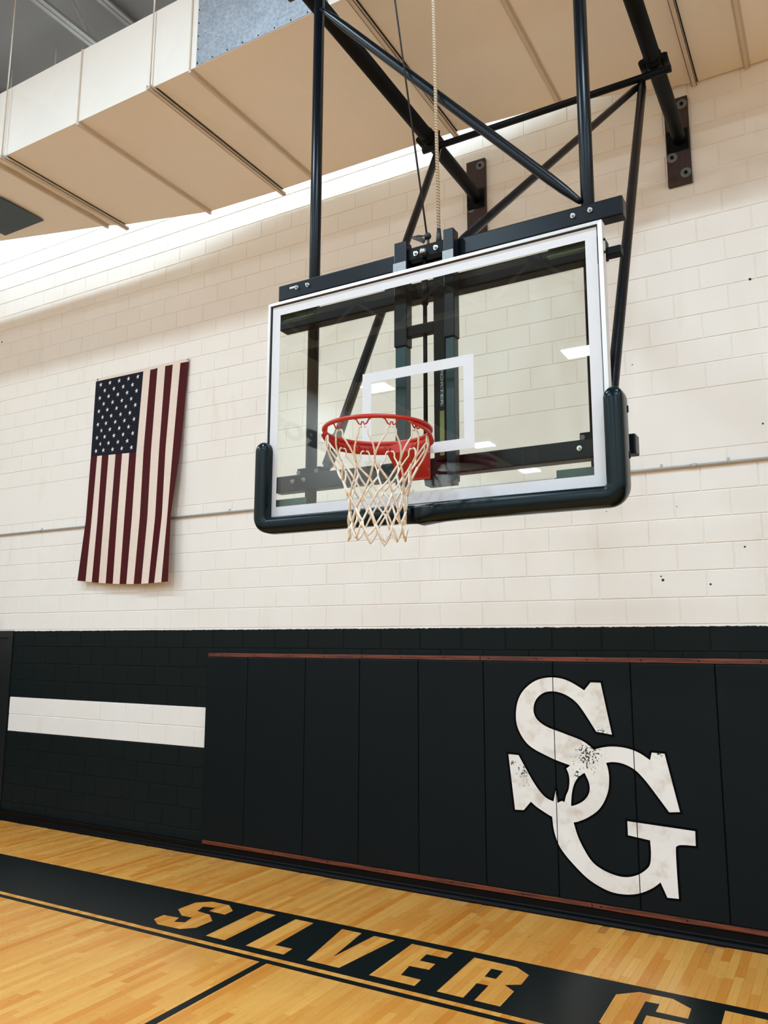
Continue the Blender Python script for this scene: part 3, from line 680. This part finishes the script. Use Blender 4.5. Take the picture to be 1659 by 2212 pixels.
for x in MX:
    for z, P in ((4.089, tb), (2.957, lb)):
        MB().tube([(x-.045, BY1-.01, z), (x-.045, MY, z)]+[(x-.045*math.cos(a), MY+.045*math.sin(a), z) for a in [k*math.pi/8 for k in range(9)]]+[(x+.045, BY1-.01, z)], .006, 8).build('u_bolt', M['steel_dark'], P)
    cl = bar(x-.075, x+.085, -2.895, -2.80, 3.003, 3.055, 'mast_clamp', 'steel_dark')
    for dx in (-.06, .06): MB().disc((x+dx, -2.895, 3.03), (0, -1, 0), .013, .006, 12).build('bolt', M['washer'], cl)
tube_ends = [onY(705, 28, MY-.045), onY(1248, 432, MY-.03)]
a, b = tube_ends; d = (b-a).normalized()
MB().tube([a-d*.06, a, a+d*.10, a+d*.2]+[b-d*.2, b-d*.10, b, b+d*.02], [.012, .016, .024, .027, .027, .024, .016, .012], 14).build('cross_brace', M['steel'], goal)
# wall boards, arms
AZ = 6.205
for i, (x0, x1, z0, z1, ax) in enumerate(((4.803, 4.992, 5.862, 6.586, 4.915), (6.603, 6.790, 5.80, 6.572, 6.713))):
    w_ = bar(x0, x1, -.042, -.0012, z0, z1, 'mounting_board', 'mount', .004); w_['label'] = 'dark stained timber mounting board'
    xm = (x0+x1)/2
    for dx, z in ((.048, z1-.07), (-.05, z0+.245), (.05, z0+.085)):
        MB().disc((xm+dx, -.042, z), (0, -1, 0), .042, .003, 20).build('washer', M['washer'], w_); MB().disc((xm+dx, -.045, z), (0, -1, 0), .014, .012, 8).build('bolt', M['steel_dark'], w_)
    pt = MB().bbox(xm-.085, xm+.085, -.052, -.0425, AZ-.115, AZ+.075, .003).build('wall_plate', M['steel_dark'], w_)
    for dx in (-.07, .07):
        for z in (AZ-.095, AZ-.055, AZ-.015): MB().disc((xm+dx, -.052, z), (0, -1, 0), .008, .008, 8).build('bolt', M['black'], w_)
    n = 16; arm = MB(); 
    P = [(ax, -.053, AZ-.02), (ax, -.16, AZ-.015), (ax, -.26, AZ), (ax, -.36, AZ), (ax, -2.95, AZ)]
    arm.tube(P, [.05, .052, .057, .057, .057], 20); arm.build('support_arm', M['steel_dark'], goal)
    cz = AZ-.045
    cl = MB().tube([(ax, -1.12, AZ), (ax, -.96, AZ)], .064, 20).build('arm_clamp', M['steel_dark'], goal)
    for s in (-1, 1):
        MB().tube([(ax+s*.075, -1.10, AZ-.01), (ax+s*.075, -.98, AZ-.01)], .026, 12).build('clamp_ear', M['steel_dark'], cl); MB().disc((ax+s*.085, -1.04, AZ+.0), (0, 0, 1), .008, .05, 8).build('bolt', M['steel_dark'], cl)
tube('tie_tube', [(4.862, -1.06, AZ-.1), (6.828, -1.06, AZ-.1)], .026, 'steel_dark')
def strut(name, a, b, r):
    a, b = Vector(a), Vector(b); d = (b-a).normalized()
    return MB().tube([a-d*.03, a+d*.02, a+d*.08, b-d*.08, b-d*.02, b+d*.03], [r*.7, r*.75, r, r, r*.75, r*.7], 14).build(name, M['steel'], goal)
bl = strut('brace_tube', (5.0, -1.06, 6.06), (5.115, -2.80, 3.045), .030)
br = strut('brace_tube', (6.628, -1.06, 6.06), (6.70, -2.80, 3.045), .030)
for o, (A_, B_) in ((bl, ((5.0, -1.06, 6.06), (5.115, -2.80, 3.045))), (br, ((6.628, -1.06, 6.06), (6.70, -2.80, 3.045)))):
    A_, B_ = Vector(A_), Vector(B_)
    MB().tube([A_.lerp(B_, .93), A_.lerp(B_, .985)], .034, 14).tube([A_.lerp(B_, .925), A_.lerp(B_, .935)], .039, 14).build('telescoping_sleeve', M['galv_tube'], o)
strut('center_brace', (6.60, -1.06, 6.05), (6.00, -2.93, 4.125), .024)
# height adjuster in the middle
yf, yk = -3.050, -2.985
for x0, x1, zt in ((5.694, 5.768, 4.158), (5.978, 6.036, 4.160)):
    ps = bar(x0, x1, yf, yk, 3.585, zt, 'adjuster_post')
    MB().bbox(x0-.001, x1+.001, yf-.008, yf-.0004, 3.955, 4.04, .002).build('silver_tab', M['washer_light'], ps)
    MB().bbox(x0+.006, x1-.006, yf+.006, yk-.004, 2.86, 3.584, .004).build('inner_tube', M['galv_tube'], ps)
ch = bar(5.915, 5.976, yf+.012, yk, 2.97, 3.93, 'adjuster_channel', 'steel_dark', .003)
MB().bbox(5.769, 5.914, yf+.012, yk-.01, 3.635, 3.690, .003).build('cross_piece', M['steel_dark'], ch)
pq = MB().box(5.951, 5.969, yf+.0095, yf+.0115, 3.235, 3.44).build('maker_plate', M['plaque'], ch)
tc = bpy.data.curves.new('t', 'FONT'); tc.body = 'PORTER'; tc.size = .021; tc.extrude = .0003
to = bpy.data.objects.new('t', tc); COL.objects.link(to); bpy.context.view_layer.update()
me = bpy.data.meshes.new_from_object(to.evaluated_get(bpy.context.evaluated_depsgraph_get())); bpy.data.objects.remove(to)
xs = [v.co.x for v in me.vertices]; kx = .19/(max(xs)-min(xs))
lo = MB().add([(5.9535+v.co.y, yf+.009-v.co.z, 3.432-(v.co.x-min(xs))*kx) for v in me.vertices], [tuple(f.vertices) for f in me.polygons]).build('maker_lettering', M['letter'], ch)
st = MB().box(5.948, 5.972, yf+.0095, yf+.0115, 2.99, 3.215).build('warning_sticker', M['sticker'], ch); st['label'] = 'narrow yellow green sticker'
tp = bar(5.768, 5.978, yf+.02, yk, 4.05, 4.118, 'adjuster_plate', 'steel_dark', .003)
for x, z in ((5.815, 4.078), (5.930, 4.082)): bolt((x, yf+.02, z), tp, .013)
MB().disc((5.862, yf+.006, 4.062), (0, 0, 1), .018, .022, 14).build('adjuster_nut', M['zinc'], tp)
for x, z in ((5.835, 3.925), (5.945, 3.928)): bolt((x, BY0, z), rb, .011)
MB().tube([(5.855, -3.01, 2.93), (5.855, -3.01, 4.12)], .011, 10).build('adjuster_rod', M['steel_dark'], goal)
MB().tube([(5.855, -3.01, 3.80), (5.855, -3.01, 3.93)], .018, 10).build('rod_fork', M['steel_dark'], goal)
MB().add([(5.84, -2.99, 2.86), (5.99, -2.99, 2.86), (5.99, -2.99, 2.915), (5.83, -2.99, 2.915), (5.84, -2.92, 2.86), (5.99, -2.92, 2.86), (5.99, -2.92, 2.915), (5.83, -2.92, 2.915)], [(0,1,2,3),(7,6,5,4),(0,4,5,1),(1,5,6,2),(2,6,7,3),(3,7,4,0)]).build('rod_bracket', M['steel_dark'], goal)

# rim
RC = Vector((5.866, YB-.376, 3.017)); RR = .236
rim = MB().tube([RC+Vector((RR*math.cos(a), RR*math.sin(a), 0)) for a in [2*math.pi*k/72 for k in range(72)]], .0095, 12, closed=True).build('rim', M['rim'], goal)
fl = MB(); n = 40; vs_ = []
for k in range(n+1):
    a = math.radians(-28+236*k/n); t = min(1, min(k, n-k)/7); h = .014+.034*t
    for rr, dz in ((RR-.002, -.004), (RR+.012, -.004-h)): vs_.append((RC.x+rr*math.cos(a), RC.y+rr*math.sin(a), RC.z+dz))
fl.add(vs_, [(2*k, 2*k+1, 2*k+3, 2*k+2) for k in range(n)], True); o = fl.build('rim_flange', M['rim'], rim, False)
md = o.modifiers.new('thick', 'SOLIDIFY'); md.thickness = .004; md.offset = 0
mw = .078
MB().bbox(RC.x-mw, RC.x+mw, YB-.018, YB-.0065, 2.858, 3.03, .003).build('mount_plate', M['rim'], rim)
s = [(YB-.018, 2.868), (YB-.018, 3.022), (YB-.150, 3.020), (YB-.150, 2.968)]
MB().add([(RC.x-mw, y, z) for y, z in s]+[(RC.x+mw, y, z) for y, z in s], [(0,1,2,3),(7,6,5,4),(0,4,5,1),(1,5,6,2),(2,6,7,3),(3,7,4,0)]).build('mount_bracket', M['rim'], rim)
for z in (2.90, 2.985):
    MB().disc((RC.x+mw, YB-.03, z), (1, 0, 0), .004, .002, 8).build('rivet', M['zinc'], rim)
hooks = []
for k in range(12):
    a = 2*math.pi*(k+.5)/12; e = Vector((math.cos(a), math.sin(a), 0)); tg = Vector((-e.y, e.x, 0)); c = RC+e*(RR-.004); hooks.append(RC+e*(RR-.010)+Vector((0, 0, -.0415)))
    pts = [c+tg*s*.03+Vector((0, 0, dz)) for s, dz in ((-1.3, -.006), (-.9, -.012), (-.55, -.030), (-.25, -.034), (-.1, -.022), (.1, -.022), (.25, -.034), (.55, -.030), (.9, -.012), (1.3, -.006))]
    MB().tube(pts, .0033, 6).build('net_hook', M['rim'], rim)

# net
net = MB(); rnd = random.Random(3)
lv = [(.170, 2.842), (.148, 2.776), (.133, 2.712), (.124, 2.648), (.120, 2.590)]
K = []
for i, (r_, z) in enumerate(lv):
    K.append([RC+Vector((math.cos(a)*r_*rnd.uniform(.95, 1.05), math.sin(a)*r_*rnd.uniform(.95, 1.05), z-RC.z+rnd.uniform(-.010, .010))) for a in [2*math.pi*(k+(1.0 if i % 2 == 0 else .5))/12+rnd.uniform(-.06, .06) for k in range(12)]])
def curve(p, q, bow, n=5, lateral=0.0):
    p, q = Vector(p), Vector(q); out = (Vector(((p+q)/2))-RC); out.z = 0; out.normalize(); tg = Vector((-out.y, out.x, 0))
    return [p.lerp(q, i/n)+(out*bow+tg*lateral+Vector((0, 0, -bow*.3)))*math.sin(math.pi*i/n) for i in range(n+1)]
for k in range(12):           # long top loops: hook k to the knots left and right of it
    h = hooks[k]; e = (h-RC); e.z = 0; e.normalize(); tg = Vector((-e.y, e.x, 0)); s_ = .021
    for kn, sg in ((K[0][k], 1), (K[0][k-1], -1)):
        top_ = h+tg*sg*s_; net.tube([h+tg*sg*.004, h+tg*sg*.014, top_+Vector((0, 0, -.012))]+curve(top_+Vector((0, 0, -.03)), kn, .004, 5, sg*.012), .0040, 6)
for i in range(len(lv)-1):
    for k in range(12):
        p = K[i][k]
        for q in ((K[i+1][k], K[i+1][(k+1) % 12]) if i % 2 == 0 else (K[i+1][k], K[i+1][k-1])):
            net.tube(curve(p, q, rnd.uniform(-.004, .006), 4), [.0050*rnd.uniform(.8, 1.2) for _ in range(5)], 6)
for row in K:
    for p in row: net.sphere(p, .0075)
last = K[-1]
for k in range(12):           # scalloped bottom loops
    p, q = last[k], last[(k+1) % 12]; m_ = (p+q)/2; o_ = m_-RC; o_.z = 0; o_.normalize()
    tip = m_+o_*.010+Vector((0, 0, -.062+rnd.uniform(-.012, .012)))
    net.tube([p, p.lerp(tip, .35)+o_*.006+(p-m_)*.18, p.lerp(tip, .75)+(p-m_)*.1, tip, q.lerp(tip, .75)+(q-m_)*.1, q.lerp(tip, .35)+o_*.006+(q-m_)*.18, q], .0050, 6)
nt = net.build('basketball_net', M['cord']); tag(nt, 'white knotted cord net hanging from the red rim', 'net')

# lift cable and rope
a = onY(924, 522, -2.95); b = onY(853, 0, -2.95); d = (b-a)/(b.z-a.z); top_ = a+d*(ZC-.02-a.z)
cab = empty('lift_cable', a, 'thin black cable rising from the backboard frame toward the roof', 'cable')
MB().tube([a, top_], .0055, 8).build('wire', M['cable'], cab)
MB().sphere(a+Vector((0, 0, .03)), .020, 10, 6).build('clamp', M['cable'], cab)
for k in range(4):
    c0 = a+Vector((0, 0, .03)); w0 = .055+.01*k
    MB().tube([c0+Vector((-w0*math.sin(t*math.pi)-.012*t, -.006*k*t, .035*math.sin(t*2.2)-.045*t*t*(1+.2*k))) for t in [j/10 for j in range(11)]], .003, 6).build('loose_end', M['cable'], cab)
MB().tube([Vector((a.x+.006, a.y, 4.1375)), a+Vector((0, 0, .02))], .008, 8).build('eye_bolt', M['cable'], cab)
a = onY(948, 506, -2.95); b = onY(936, 0, -2.95); d = (b-a)/(b.z-a.z); top_ = a+d*(ZC-.02-a.z)
rp = empty('safety_rope', a, 'pale rope with dark flecks rising beside the black cable', 'rope')
MB().tube([a, top_], .0095, 10).build('cord', M['rope'], rp)
MB().tube([(a.x, a.y, 4.138), a+Vector((0, 0, .03))], [.018, .010], 10).box(a.x-.035, a.x+.01, a.y-.006, a.y+.006, 4.1375, 4.155).build('thimble', M['cable'], rp)
